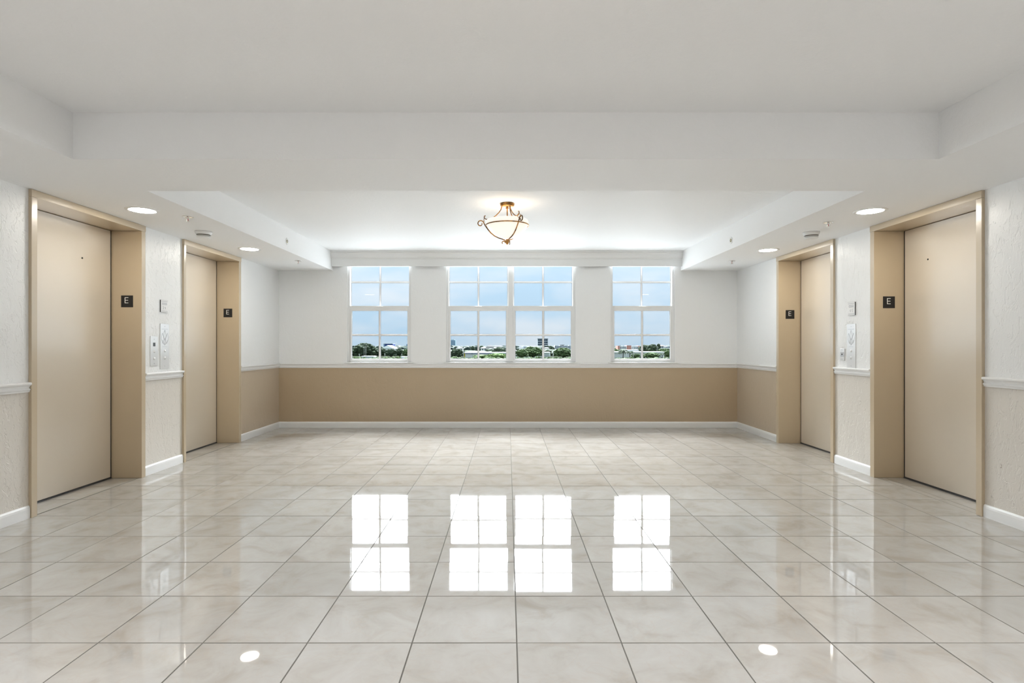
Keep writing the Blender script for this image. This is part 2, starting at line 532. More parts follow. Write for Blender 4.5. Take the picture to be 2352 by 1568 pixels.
cells = []
for j in range(-14, 15):
    y0, y1 = TY0 + S * j, TY0 + S * (j + 1)
    for i in range(-9, 9):
        x0, x1 = TX0 + S * i, TX0 + S * (i + 1)
        ax, bx = clip(x0, x1, XL, XR)
        ay, by = clip(y0, y1, YR, YB)
        if bx - ax > 0.02 and by - ay > 0.02:
            cells.append((ax, bx, ay, by, j))
        for doors, lo, hi in ((DOORS_L, DXL - 0.01, XL), (DOORS_R, XR, DXR + 0.01)):
            for d in doors:
                ax, bx = clip(x0, x1, lo, hi)
                ay, by = clip(y0, y1, d[1], d[2])
                if bx - ax > 0.012 and by - ay > 0.012:
                    cells.append((ax, bx, ay, by, j))
for (ax, bx, ay, by, j) in cells:
    w, d = bx - ax - 0.0034, by - ay - 0.0034
    if j < -1:
        rear.box(ax + 0.0017, bx - 0.0017, ay + 0.0017, by - 0.0017, -0.006, 0)
        continue
    me = full_tile if abs(w - TW) < 1e-4 and abs(d - TW) < 1e-4 else tile_mesh(w, d)
    t = bpy.data.objects.new('tile', me)
    COL.objects.link(t)
    t.parent = floor
    t.location = ((ax + bx) / 2, (ay + by) / 2, rt.uniform(-0.0002, 0.0002))
    t.rotation_euler = (math.radians(rt.gauss(0, 0.06)), math.radians(rt.gauss(0, 0.06)), 0)
ro = rear.build('rear_tiles', M['tile'], floor)
ro['kind'] = 'stuff'

# ------------------------------------------------------------------ trims: baseboards, chair rails, cornice
BASE_PROF = [(0, 0), (0.013, 0), (0.0135, 0.062), (0.0115, 0.075), (0.006, 0.084), (0, 0.0855)]
RAIL_PROF = [(0, 0), (0.010, 0.0), (0.012, 0.010), (0.0165, 0.016), (0.0165, 0.020), (0.010, 0.026), (0.0105, 0.034),
             (0.0150, 0.042), (0.0225, 0.047), (0.0260, 0.052), (0.0260, 0.060), (0.0235, 0.064), (0.012, 0.066), (0, 0.066)]


def side_strip(name, prof, side, y0, y1, z, material, label, cat):
    x, s = (XL, 1) if side == 'left' else (XR, -1)
    o = MB().prism([(x + s * p[0], z + p[1]) for p in prof], y0, y1, 'y').build(name, material)
    return tag(o, label, cat, kind='structure')


G = 0.003
segs = {'left': [(YR, DOORS_L[0][0] - G, 'beside the near elevator'), (DOORS_L[0][3] + 0.012, DOORS_L[1][0] - G, 'between the two elevators'),
                 (DOORS_L[1][3] + 0.012, YB, 'running into the window corner')],
        'right': [(YR, DOORS_R[0][0] - G, 'beside the near elevator'), (DOORS_R[0][3] + 0.012, DOORS_R[1][0] - G, 'between the two elevators'),
                  (DOORS_R[1][3] + 0.012, YB, 'running into the window corner')]}
tn = 2
for side, lst in segs.items():
    for k, (a, b, where) in enumerate(lst):
        side_strip('baseboard_' + side, BASE_PROF, side, a, b, 0.0, M['base_trim'], f'low white baseboard on the {side} wall {where}', 'baseboard')
        zr = 0.841 if (side == 'left' or k == 2) else 0.877
        side_strip(f'trim_{tn}', RAIL_PROF, side, a, b, zr, M['trim'], f'white moulded chair rail on the {side} wall {where}', 'chair rail')
        tn += 1
o = MB().prism([(YB - p[0], p[1]) for p in BASE_PROF], XL + 0.001, XR - 0.001, 'x').build('baseboard_back', M['base_trim'])
tag(o, 'low white baseboard along the tan wall under the windows', 'baseboard', kind='structure')
o = MB().prism([(YB - 0.8 * p[0], 0.838 + p[1]) for p in RAIL_PROF], XL + 0.001, XR - 0.001, 'x').build(f'trim_{tn}', M['trim'])
tag(o, 'long white chair rail running below all three windows', 'chair rail', kind='structure')

cor = [(YB, TRAY - 0.001), (7.757, TRAY - 0.001), (7.757, 2.446), (7.766, 2.441), (7.764, 2.432), (7.770, 2.427), (7.774, 2.410), (7.782, 2.393),
       (7.794, 2.378), (7.806, 2.369), (7.806, 2.360), (7.813, 2.358), (7.813, 2.352), (7.821, 2.350), (7.821, 2.252), (7.842, 2.252), (7.842, 2.440), (YB, 2.440)]
o = MB().prism(cor, TXL, TXR, 'x').build('trim_1', M['trim'])
tag(o, 'deep white cornice pelmet across the top of the windows', 'cornice', kind='structure')

# ------------------------------------------------------------------ windows
YU0, YU1 = 7.945, 7.975        # upper sash planes
YL0, YL1 = 7.905, 7.937        # lower sash planes


def sash(name, parent, xc, half, glass_half, z0, z1, gz0, gz1, zm, y0, y1, mw):
    """rectangular sash with cross bars and four panes"""
    mb = MB()
    mb.box(xc - half, xc - glass_half, y0, y1, z0, z1)
    mb.box(xc + glass_half, xc + half, y0, y1, z0, z1)
    mb.box(xc - glass_half, xc + glass_half, y0, y1, z0, gz0)
    mb.box(xc - glass_half, xc + glass_half, y0, y1, gz1, z1)
    s = mb.build(name, M['vinyl'], parent, bevel=0.003)
    ym = 0.5 * (y0 + y1)
    MB().box(xc - mw, xc + mw, ym - 0.011, ym + 0.006, gz0, gz1).build('muntin', M['vinyl'], s, bevel=0.003)
    for sg in (-1, 1):
        a, b = (xc - glass_half, xc - mw) if sg < 0 else (xc + mw, xc + glass_half)
        MB().box(a, b, ym - 0.010, ym + 0.005, zm - 0.0115, zm + 0.0115).build('muntin', M['vinyl'], s, bevel=0.003)
        for c, d in ((gz0, zm - 0.0115), (zm + 0.0115, gz1)):
            MB().box(a, b, ym - 0.0015, ym + 0.0015, c, d).build('pane', M['glass'], s)
            ga, gb, gc, gd, g = a, b, c, d, 0.0035
            mg = MB()  # dark seal lines drawing the glazing bead's shadow round each pane
            mg.box(ga, ga + g, ym - 0.004, ym + 0.003, gc, gd).box(gb - g, gb, ym - 0.004, ym + 0.003, gc, gd)
            mg.box(ga + g, gb - g, ym - 0.004, ym + 0.003, gc, gc + g).box(ga + g, gb - g, ym - 0.004, ym + 0.003, gd - g, gd)
            mg.build('bead_shadow', M['bead_shadow'], s)
    return s


WIN_UNITS = [[-1.800], [-0.4125, 0.500], [1.892]]
WIN_LABEL = ['white double hung window on the left with a dark dome-shaped tree outside', 'wide pair of white double hung windows in the middle of the end wall',
             'white double hung window on the right with a pink and white building outside']
for wi, (units, (a, b)) in enumerate(zip(WIN_UNITS, OPENINGS)):
    w = empty(f'window_{wi + 1}', (0.5 * (a + b), YB + 0.05, OPEN_Z0), WIN_LABEL[wi], 'window', kind='structure')
    mb = MB()                                                    # outer frame standing in the opening
    fw = 0.030
    mb.box(a, a + fw, 7.900, 7.990, OPEN_Z0, OPEN_Z1).box(b - fw, b, 7.900, 7.990, OPEN_Z0, OPEN_Z1)
    mb.box(a + fw, b - fw, 7.900, 7.990, OPEN_Z1 - 0.022, OPEN_Z1).box(a + fw, b - fw, 7.900, 7.990, OPEN_Z0, OPEN_Z0 + 0.014)
    mb.build('frame', M['vinyl'], w, bevel=0.003)
    if len(units) == 2:
        MB().box(units[0] + 0.424, units[1] - 0.424, 7.900, 7.985, OPEN_Z0 + 0.014, OPEN_Z1 - 0.022).build('mullion', M['vinyl'], w, bevel=0.003)
    for xc in units:
        sash('upper_sash', w, xc, 0.424, 0.410, 1.690, 2.403, 1.708, 2.393, 2.047, YU0, YU1, 0.0095)
        lo = sash('lower_sash', w, xc, 0.424, 0.392, 0.930, 1.707, 0.964, 1.640, 1.300, YL0, YL1, 0.0115)
        MB().box(xc - 0.05, xc + 0.05, YL0 - 0.010, YL0, 1.690, 1.703).build('sash_lock', M['vinyl'], lo, bevel=0.002)
    MB().box(a - 0.035, b + 0.035, YB - 0.032, 7.905, 0.904, OPEN_Z0).build('sill', M['trim'], w, bevel=0.003)

# ------------------------------------------------------------------ elevator doors
DOOR_LABEL = {('l', 0): 'tan elevator doorway nearest the viewer on the left wall', ('l', 1): 'tan elevator doorway closest to the windows on the left wall',
              ('r', 0): 'tan elevator doorway nearest the viewer on the right wall', ('r', 1): 'tan elevator doorway closest to the windows on the right wall'}
dn = 1
for key, doors, x, s, dx in (('l', DOORS_L, XL, 1, DXL), ('r', DOORS_R, XR, -1, DXR)):
    for k, (a, a1, b1, b) in enumerate(doors):
        d = empty(f'door_{dn}', (x, 0.5 * (a + b), 0), DOOR_LABEL[(key, k)], 'elevator door', kind='structure')
        dn += 1
        xf = x + s * 0.021                                       # frame face stands proud of the plaster
        xb = dx - s * 0.02
        MB().box(xb, xf, a, a1, 0, HEAD).build('jamb', M['frame_tan'], d, bevel=0.002)
        MB().box(xb, xf, b1, b, 0, HEAD).build('jamb', M['frame_tan'], d, bevel=0.002)
        MB().box(xb, xf + s * 0.0015, a, b + 0.004, HEAD + 0.001, SOF - 0.001).build('header', M['frame_tan'], d, bevel=0.002)
        leaf = MB().box(dx, dx - s * 0.018, a1 + 0.002, b1 - 0.0125, 0.013, HEAD - 0.003).build('door_leaf', M['door_tan'], d)
        MB().box(dx - s * 0.0006, dx - s * 0.018, b1 - 0.0125, b1 - 0.0002, 0.0, HEAD - 0.001).build('gap', M['black'], d)
        MB().box(dx + s * 0.010, dx - s * 0.012, a1 + 0.001, b1 - 0.0095, 0.0003, 0.009).build('sill', M['sill_metal'], d)
        if k == 0:
            ky = b1 - 0.34 if key == 'l' else b1 - 0.28
            MB().lathe([(0, 0.0), (0.0068, 0.0), (0.0075, 0.0012), (0.0075, 0.002)], (dx + s * 0.0022, ky, 1.860), 14, axis='x').build('keyhole', M['black'], leaf)

# ------------------------------------------------------------------ floor letter signs inside the door recesses
def letter_sign(x0, y, z1, label):
    w = 0.102
    t = empty('letter_sign', (x0 + w / 2, y, z1 - w), label, 'sign', 'black floor letter signs')
    pl = MB().box(x0, x0 + w, y - 0.004, y - 0.0002, z1 - w, z1).build('plate', M['sign_black'], t, bevel=0.001)
    lx, lz1, lw, lh, st = x0 + w * 0.32, z1 - w * 0.16, w * 0.31, w * 0.50, w * 0.050
    pts = [(lx, lz1), (lx + lw, lz1), (lx + lw, lz1 - st), (lx + st, lz1 - st), (lx + st, lz1 - lh / 2 + st / 2), (lx + lw * 0.92, lz1 - lh / 2 + st / 2),
           (lx + lw * 0.92, lz1 - lh / 2 - st / 2), (lx + st, lz1 - lh / 2 - st / 2), (lx + st, lz1 - lh + st), (lx + lw, lz1 - lh + st), (lx + lw, lz1 - lh), (lx, lz1 - lh)]
    MB().prism(pts, y - 0.0052, y - 0.0040, 'y').build('letter', M['sign_white'], t)


letter_sign(-3.3595, DOORS_L[0][2], 1.587, 'black square sign with white letter E in the near left elevator recess')
letter_sign(-3.3640, DOORS_L[1][2], 1.588, 'black square sign with white letter E in the far left elevator recess')
letter_sign(3.2720, DOORS_R[0][2], 1.580, 'black square sign with white letter E in the near right elevator recess')
letter_sign(3.2790, DOORS_R[1][2], 1.569, 'black square sign with white letter E in the far right elevator recess')


# ------------------------------------------------------------------ call stations and notices on the piers
def on_wall(side, u0, u1, z0, z1, t0, t1, mb=None):
    """box lying on a side wall: u along the wall, t outwards"""
    x, s = (XL, 1) if side == 'l' else (XR, -1)
    return (mb or MB()).box(x + s * t0, x + s * t1, u0, u1, z0, z1)


def button(side, u, z, r, t, parent, material):
    x, s = (XL, 1) if side == 'l' else (XR, -1)
    prof = [(0, s * (t + 0.007)), (r * 0.55, s * (t + 0.0068)), (r * 0.9, s * (t + 0.004)), (r, s * (t + 0.001)), (r, s * (t - 0.001))]
    return MB().lathe(prof, (x, u, z), 20, axis='x').build('button', material, parent)


def screw(side, u, z, t, parent):
    x, s = (XL, 1) if side == 'l' else (XR, -1)
    MB().lathe([(0, s * (t + 0.0012)), (0.003, s * (t + 0.001)), (0.0035, s * t)], (x, u, z), 10, axis='x').build('screw', M['grey_print'], parent)


def stroke(side, pts, t, r, mb):
    x, s = (XL, 1) if side == 'l' else (XR, -1)
    mb.tube([(x + s * t, u, z) for u, z in pts], r, 5)


def flame_plate(side, uc, w, z0, z1, label):
    x, s = (XL, 1) if side == 'l' else (XR, -1)
    t = empty('call_plate', (x, uc, z0), label, 'call panel', 'tall elevator call plates')
    T = 0.006
    on_wall(side, uc - w / 2, uc + w / 2, z0, z1, 0.0, T).build('plate', M['steel'], t, bevel=0.001)
    for zb in (1.101, 1.036):
        button(side, uc, zb, 0.0125, T, t, M['steel'])
    for zb in (z1 - 0.024, z0 + 0.026):
        screw(side, uc, zb, T, t)
    h0, h1 = 1.154, 1.296                              # etched flame emblem
    mb = MB(); H = h1 - h0; k = w * 0.40
    def F(cu, base, top, half, ax=0.0):
        out = []
        for q in range(13):
            f = q / 12
            out.append((cu + ax * f - half * math.sin(PI * f) * (1 - 0.35 * f), base + (top - base) * f))
        for q in range(12, -1, -1):
            f = q / 12
            out.append((cu + ax * f + half * math.sin(PI * f) * (1 - 0.35 * f), base + (top - base) * f))
        return out
    stroke(side, F(uc, h0 + 0.35 * H, h1, k * 0.40), T, 0.0016, mb)
    stroke(side, F(uc - k * 0.52, h0 + 0.12 * H, h0 + 0.80 * H, k * 0.38, -k * 0.22), T, 0.0016, mb)
    stroke(side, F(uc + k * 0.52, h0 + 0.12 * H, h0 + 0.80 * H, k * 0.38, k * 0.22), T, 0.0016, mb)
    stroke(side, [(uc - k * 0.85, h0 + 0.36 * H), (uc - k * 0.45, h0 + 0.14 * H), (uc, h0), (uc + k * 0.45, h0 + 0.14 * H), (uc + k * 0.85, h0 + 0.36 * H)], T, 0.0016, mb)
    stroke(side, [(uc - k * 0.10, h0 + 0.06 * H), (uc - k * 0.22, h0 + 0.30 * H), (uc, h0 + 0.48 * H), (uc + k * 0.22, h0 + 0.30 * H), (uc + k * 0.10, h0 + 0.06 * H)], T, 0.0016, mb)
    mb.build('flame_emblem', M['pale_print'], t)
    on_wall(side, uc - w * 0.36, uc + w * 0.36, 1.303, 1.3065, T, T + 0.0004).build('print_line', M['pale_print'], t)
    on_wall(side, uc - w * 0.26, uc + w * 0.26, 1.139, 1.142, T, T + 0.0004).build('print_line', M['pale_print'], t)


flame_plate('l', 5.246, 0.132, 0.935, 1.354, 'tall brushed steel call plate with flame emblem on the left pier')
flame_plate('r', 5.256, 0.130, 0.936, 1.354, 'tall brushed steel call plate with flame emblem on the right pier')

t = empty('call_station', (XL, 5.09, 0.967), 'short steel call plate with small dark display beside the left flame plate', 'call panel')
on_wall('l', 5.037, 5.143, 0.967, 1.236, 0.0, 0.005).build('plate', M['steel'], t, bevel=0.001)
on_wall('l', 5.074, 5.106, 1.145, 1.178, 0.0045, 0.0058).build('display', M['print_dark'], t)
for zb in (1.098, 1.033):
    button('l', 5.092, zb, 0.0125, 0.005, t, M['steel'])
screw('l', 5.09, 1.208, 0.005, t); screw('l', 5.09, 0.990, 0.005, t)

t = empty('key_switch', (XR, 5.39, 1.01), 'small steel key switch plate beside the right flame plate', 'switch')
on_wall('r', 5.358, 5.421, 1.010, 1.1225, 0.0, 0.009).build('plate', M['steel'], t, bevel=0.001)
on_wall('r', 5.362, 5.417, 1.046, 1.090, 0.009, 0.0105).build('lock_plate', M['pale_print'], t)
button('r', 5.390, 1.068, 0.007, 0.009, t, M['print_dark'])
screw('r', 5.39, 1.110, 0.009, t); screw('r', 5.39, 1.022, 0.009, t)


def notice(side, u0, u1, z0, z1, label):
    x, s = (XL, 1) if side == 'l' else (XR, -1)
    t = empty('notice_sign', (x, 0.5 * (u0 + u1), z0), label, 'sign', 'fire notices above the call plates')
    on_wall(side, u0, u1, z0, z1, 0.0, 0.008).build('backing', M['print_dark'], t)
    on_wall(side, u0 + 0.001, u1 - 0.001, z0 + 0.001, z1 - 0.001, 0.008, 0.0092).build('face', M['notice'], t)
    h = z1 - z0; w = u1 - u0
    for q, (f, a) in enumerate(((0.87, 0.42), (0.75, 0.34), (0.68, 0.36), (0.61, 0.33), (0.09, 0.42))):
        c = 0.5 * (u0 + u1)
        on_wall(side, c - w * a, c + w * a, z0 + h * f, z0 + h * (f + 0.035), 0.0092, 0.0096).build('print_line', M['grey_print'], t)
    c = 0.5 * (u0 + u1); zc = z0 + h * 0.36
    mb = MB()
    stroke(side, [(c - 0.022, zc + 0.016), (c - 0.012, zc + 0.004), (c - 0.022, zc - 0.014)], 0.0094, 0.0016, mb)
    stroke(side, [(c + 0.004, zc + 0.010), (c + 0.016, zc + 0.002), (c + 0.008, zc - 0.010)], 0.0094, 0.0022, mb)
    mb.build('pictogram', M['grey_print'], t)


notice('l', 5.182, 5.290, 1.460, 1.574, 'small white printed fire notice on the left pier')
notice('r', 5.195, 5.303, 1.433, 1.556, 'small white printed fire notice on the right pier')

# ------------------------------------------------------------------ ceiling fittings
def downlight(x, y, label):
    t = empty('downlight', (x, y, SOF), label, 'ceiling light', 'round recessed ceiling downlights')
    MB().lathe([(0.117, -0.0005), (0.1165, -0.0035), (0.112, -0.0058), (0.097, -0.0060), (0.0905, -0.0052), (0.0905, -0.0010)], (x, y, SOF), 48).build('trim_ring', M['plastic'], t)
    MB().lathe([(0.0, -0.0052), (0.05, -0.0052), (0.0900, -0.0052), (0.0900, -0.001), (0.0, -0.001)], (x, y, SOF), 40).build('diffuser', M['disc'], t)


downlight(-2.825, 4.350, 'round recessed downlight in the left soffit near the closer elevator')
downlight(-2.800, 6.100, 'round recessed downlight in the left soffit near the windows')
downlight(2.823, 4.378, 'round recessed downlight in the right soffit near the closer elevator')
downlight(2.854, 6.170, 'round recessed downlight in the right soffit near the windows')


def fill_panel(x, y, label):  # fill panels added out of view to brighten the near half
    t = empty('added_fill_panel', (x, y, TRAY), label, 'ceiling light', 'added fill light panels, unseen behind the viewpoint')
    w, d, q = 0.30, 0.60, 0.02
    for a, b, c, e in ((-w - q, -w, -d - q, d + q), (w, w + q, -d - q, d + q), (-w, w, -d - q, -d), (-w, w, d, d + q)):
        MB().box(x + a, x + b, y + c, y + e, TRAY - 0.03, TRAY - 0.0005).build('frame_side', M['plastic'], t)
    MB().box(x - w, x + w, y - d, y + d, TRAY - 0.010, TRAY - 0.0005).build('diffuser', M['plastic'], t)
    li = bpy.data.lights.new('fill_panel_light', 'AREA')
    li.shape = 'RECTANGLE'; li.size = 2 * w; li.size_y = 2 * d; li.energy = FILL_PANEL_W; li.color = FILL_PANEL_COLOR
    li.spread = math.radians(128)
    lo = bpy.data.objects.new('fill_panel_light', li); COL.objects.link(lo)
    lo.parent = t; lo.location = (0, 0, -0.012)


for q_, nm in ((0.75, 'front'), (-0.65, 'middle'), (-2.05, 'rear')):
    fill_panel(-1.75, q_, f'unseen fill light panel added behind the viewpoint, {nm} row on the left')
    fill_panel(1.75, q_, f'unseen fill light panel added behind the viewpoint, {nm} row on the right')


def smoke_detector(x, y, label):
    t = empty('smoke_detector', (x, y, SOF), label, 'smoke detector', 'round ceiling smoke detectors')
    c = (x, y, SOF)
    MB().lathe([(0.0, -0.0005), (0.072, -0.0005), (0.072, -0.012), (0.067, -0.016), (0.062, -0.030)], c, 36).build('base', M['plastic'], t)
    MB().lathe([(0.059, -0.029), (0.056, -0.034), (0.055, -0.052), (0.051, -0.057)], c, 36).build('vent_core', M['slot'], t)
    for z in (-0.0375, -0.046):
        MB().lathe([(0.056, z), (0.0605, z - 0.001), (0.0605, z - 0.0045), (0.056, z - 0.0055)], c, 36).build('louvre', M['plastic'], t)
    MB().lathe([(0.058, -0.052), (0.057, -0.057), (0.045, -0.062), (0.0, -0.063)], c, 36).build('cap', M['plastic'], t)


smoke_detector(-2.800, 5.180, 'white round smoke detector on the left soffit')
smoke_detector(2.815, 5.215, 'white round smoke detector on the right soffit')


def sprinkler(x, y, label):
    t = empty('sprinkler', (x, y, SOF), label, 'sprinkler', 'pendent ceiling sprinklers')
    c = (x, y, SOF)
    MB().lathe([(0.0, -0.0004), (0.043, -0.0004), (0.043, -0.002), (0.034, -0.004), (0.018, -0.005), (0.0, -0.005)], c, 28).build('escutcheon', M['chrome'], t)
    MB().lathe([(0.0, -0.004), (0.010, -0.004), (0.0095, -0.011), (0.007, -0.014), (0.0, -0.014)], c, 16).build('body', M['chrome'], t)
    mb = MB()
    mb.tube([(x + s_, y, SOF + z_) for s_, z_ in ((-0.006, -0.013), (-0.011, -0.018), (-0.011, -0.026), (-0.005, -0.033), (0.005, -0.033), (0.011, -0.026), (0.011, -0.018), (0.006, -0.013))], 0.0018, 8)
    mb.build('yoke', M['chrome'], t)
    MB().lathe([(0.0, -0.0135), (0.0028, -0.015), (0.0028, -0.030), (0.0, -0.0315)], c, 10).build('bulb', M['bulb_red'], t)
    MB().lathe([(0.0, -0.0335), (0.014, -0.0345), (0.0155, -0.037), (0.0, -0.0355)], c, 20).build('deflector', M['chrome'], t)


sprinkler(-2.605, 4.585, 'small chrome pendent sprinkler by the near downlight on the left soffit')
sprinkler(-2.589, 6.955, 'small chrome pendent sprinkler by the window corner on the left soffit')
sprinkler(2.730, 4.790, 'small chrome pendent sprinkler by the near downlight on the right soffit')
sprinkler(2.778, 6.970, 'small chrome pendent sprinkler by the window corner on the right soffit')


def wall_sprinkler(x, s, y, z, label):
    t = empty('side_sprinkler', (x, y, z), label, 'sprinkler', 'round sprinkler rosettes in the tray sides')
    c = (x, y, z)
    MB().lathe([(0.014, s * 0.0005), (0.014, s * 0.002), (0.026, s * 0.004), (0.034, s * 0.007), (0.038, s * 0.005), (0.038, s * 0.0005)], c, 32, axis='x').build('rosette', M['plastic'], t)
    MB().lathe([(0.0, s * 0.006), (0.012, s * 0.006), (0.0185, s * 0.0055), (0.0195, s * 0.002)], c, 24, axis='x').build('head', M['brass'], t)
    MB().lathe([(0.0, s * 0.016), (0.006, s * 0.015), (0.007, s * 0.005)], c, 14, axis='x').build('bulb', M['chrome'], t)


wall_sprinkler(TXL, 1, 6.230, 2.305, 'round sprinkler rosette set in the left side of the window tray')
wall_sprinkler(TXR, -1, 6.107, 2.292, 'round sprinkler rosette set in the right side of the window tray')


# ------------------------------------------------------------------ bowl ceiling lamp with scrolled straps
def bowl_lamp(x, y, turn, power, label):
    t = empty('ceiling_lamp', (x, y, TRAY), label, 'ceiling lamp', 'bronze bowl ceiling lamps')
    B = M['bronze']
    c = (x, y, 0)
    MB().lathe([(0.0, TRAY - 0.0005), (0.060, TRAY - 0.0005), (0.067, TRAY - 0.006), (0.067, TRAY - 0.014), (0.063, TRAY - 0.017), (0.063, TRAY - 0.025), (0.055, TRAY - 0.032), (0.0, TRAY - 0.034)], c, 40).build('canopy', B, t)
    MB().lathe([(0.0, 2.425), (0.013, 2.425), (0.013, 2.415), (0.006, 2.410), (0.006, 2.270), (0.0, 2.268)], c, 16).build('stem', B, t)
    R = 0.198; ZR = 2.258
    bowl = [(0.0, 2.136), (0.035, 2.138), (0.075, 2.149), (0.115, 2.169), (0.150, 2.197), (0.176, 2.229), (0.190, 2.258), (0.196, 2.285), (0.193, 2.303),
            (0.188, 2.303), (0.190, 2.285), (0.184, 2.259), (0.170, 2.232), (0.145, 2.202), (0.112, 2.175), (0.073, 2.155), (0.034, 2.145), (0.0, 2.143)]
    MB().lathe(bowl, c, 56).build('glass_bowl', M['bowl_glass'], t)
    MB().tube([(x + R * math.cos(2 * PI * k / 56), y + R * math.sin(2 * PI * k / 56), ZR) for k in range(56)], 0.0052, 8, closed=True).build('ring', B, t)
    MB().lathe([(0.0, 2.134), (0.010, 2.132), (0.013, 2.120), (0.009, 2.108), (0.014, 2.098), (0.010, 2.086), (0.0, 2.082)], c, 18).build('finial', B, t)

    def spiral(cx_, cz_, r0, r1, a0, a1, n=16):
        return [(cx_ + (r0 + (r1 - r0) * q / n) * math.cos(a0 + (a1 - a0) * q / n), cz_ + (r0 + (r1 - r0) * q / n) * math.sin(a0 + (a1 - a0) * q / n)) for q in range(n + 1)]

    for k in range(3):
        a = turn + k * 2 * PI / 3
        ca, sa = math.cos(a), math.sin(a)
        P = lambda r, z: (x + r * ca, y + r * sa, z)
        low = spiral(0.036, 2.098, 0.009, 0.019, -0.3 * PI - 2 * PI, -PI, 14)
        low = [(r, z) for r, z in low]
        body = [(0.014, 2.112), (0.022, 2.124), (0.045, 2.133), (0.080, 2.144), (0.118, 2.163), (0.153, 2.192), (0.180, 2.226), (0.2035, 2.258), (0.216, 2.283)]
        top = spiral(0.2465, 2.276, 0.031, 0.013, 0.86 * PI, -1.15 * PI, 20)
        strap = low + body + top
        MB().tube([P(r, z) for r, z in strap], [0.0042] * 8 + [0.0052] * (len(strap) - 14) + [0.0042] * 6, 8).build('strap', B, t)
        rod = [(0.050, TRAY - 0.028), (0.058, 2.405), (0.075, 2.380), (0.103, 2.351), (0.135, 2.328), (0.165, 2.3165), (0.190, 2.3155), (0.2045, 2.321), (0.212, 2.333), (0.209, 2.346), (0.199, 2.349)]
        MB().tube([P(r, z) for r, z in rod], 0.0046, 8).build('hanger_rod', B, t)
        lk = MB()                                            # link ring between rod and strap
        rc, zc, lr = 0.214, 2.3075, 0.0175
        nv = Vector((ca, sa, 0)); uz = Vector((0, 0, 1)); tv = Vector((-sa, ca, 0))
        cc = Vector(P(rc, zc))
        lk.tube([cc + (tv * math.cos(q * PI / 9) + uz * math.sin(q * PI / 9)) * lr for q in range(18)], 0.0024, 6, closed=True)
        lk.build('link', B, t)
    li = bpy.data.lights.new('bowl_bulb', 'POINT')
    li.energy = power; li.color = (1.0, 0.86, 0.70); li.shadow_soft_size = 0.05
    lo = bpy.data.objects.new('bowl_bulb', li); COL.objects.link(lo)
    lo.parent = t; lo.location = (0, 0, 2.225 - TRAY)


bowl_lamp(-0.004, 5.190, PI, BOWL_POWER, 'bronze scrolled lamp with glowing alabaster bowl hanging below the window tray')
bowl_lamp(-0.05, 1.30, PI * 0.8, 9.0 * BOWL_POWER, 'bronze scrolled bowl lamp in the nearer tray, above the viewpoint')


# ------------------------------------------------------------------ the town outside, about half a kilometre away
GZ = -9.8                                     # street level: the lobby is on an upper floor


def at(px, py, D):
    """world point that the photograph shows at a pixel, standing at distance D"""
    return ((px - 1166.0) / FPX * D, D, CAM_H + (793.0 - py) / FPX * D)


M['ground'] = mat('town_ground', (0.030, 0.034, 0.024), 0.95, spec=0.0)
M['bark'] = mat('bark', (0.05, 0.042, 0.035), 0.9, spec=0.1)
M['pole'] = mat('concrete_pole', (0.42, 0.42, 0.40), 0.8, spec=0.1)


def leaf_mat(name, dark, light, sc):
    m = mat(name, dark, 0.8, spec=0.1)
    v = coords(m, (sc, sc, sc))
    n = nd(m, 'ShaderNodeTexNoise', Scale=1.0, Detail=4.0, Roughness=0.6)
    m.node_tree.links.new(v, n.inputs['Vector'])
    r = ramp(m, n.outputs['Fac'], [(0.38, dark), (0.62, light)])
    m.node_tree.links.new(r.outputs[0], m.node_tree.nodes['Principled BSDF'].inputs['Base Color'])
    return m


M['leaf_dark'] = leaf_mat('dark_leaves', (0.022, 0.034, 0.020), (0.050, 0.070, 0.036), 0.5)
M['leaf_mid'] = leaf_mat('mid_leaves', (0.035, 0.058, 0.022), (0.085, 0.125, 0.045), 0.5)
M['leaf_bright'] = leaf_mat('bright_leaves', (0.06, 0.10, 0.03), (0.16, 0.23, 0.07), 0.5)
M['leaf_far'] = leaf_mat('far_leaves', (0.022, 0.036, 0.030), (0.045, 0.064, 0.048), 0.2)

g = MB().face([(-2500, 60, GZ), (2500, 60, GZ), (2500, 5200, GZ), (-2500, 5200, GZ)]).build('ground', M['ground'])
tag(g, 'flat dark ground of the town outside the windows', 'ground', kind='structure')


M['bounce_pale'] = mat('pale_bounce', (0.56, 0.56, 0.555), 0.9, spec=0.1)  # for unseen ground added to throw light up onto the ceiling
g = MB().box(-420, 420, 8.6, 385, GZ, GZ + 0.05).build('bounce_ground', M['bounce_pale'])
tag(g, 'unseen pale ground added to bounce light up through the windows', 'bounce_ground', kind='structure')


def blob(mb, c, r, rng, sub=2, rough=0.28):
    bm = bmesh.new()
    bmesh.ops.create_icosphere(bm, subdivisions=sub, radius=1.0)
    off = Vector((rng.uniform(-50, 50), rng.uniform(-50, 50), rng.uniform(-50, 50)))
    vs = []
    for v in bm.verts:
        k = 1.0 + rough * noise.noise(v.co * 2.1 + off) + 0.5 * rough * noise.noise(v.co * 5.3 + off)
        vs.append((c[0] + v.co.x * r[0] * k, c[1] + v.co.y * r[1] * k, c[2] + v.co.z * r[2] * k))
    bm.verts.index_update()
    fs = [tuple(v.index for v in f.verts) for f in bm.faces]
    bm.free()
    mb.add(vs, fs, 0, False)


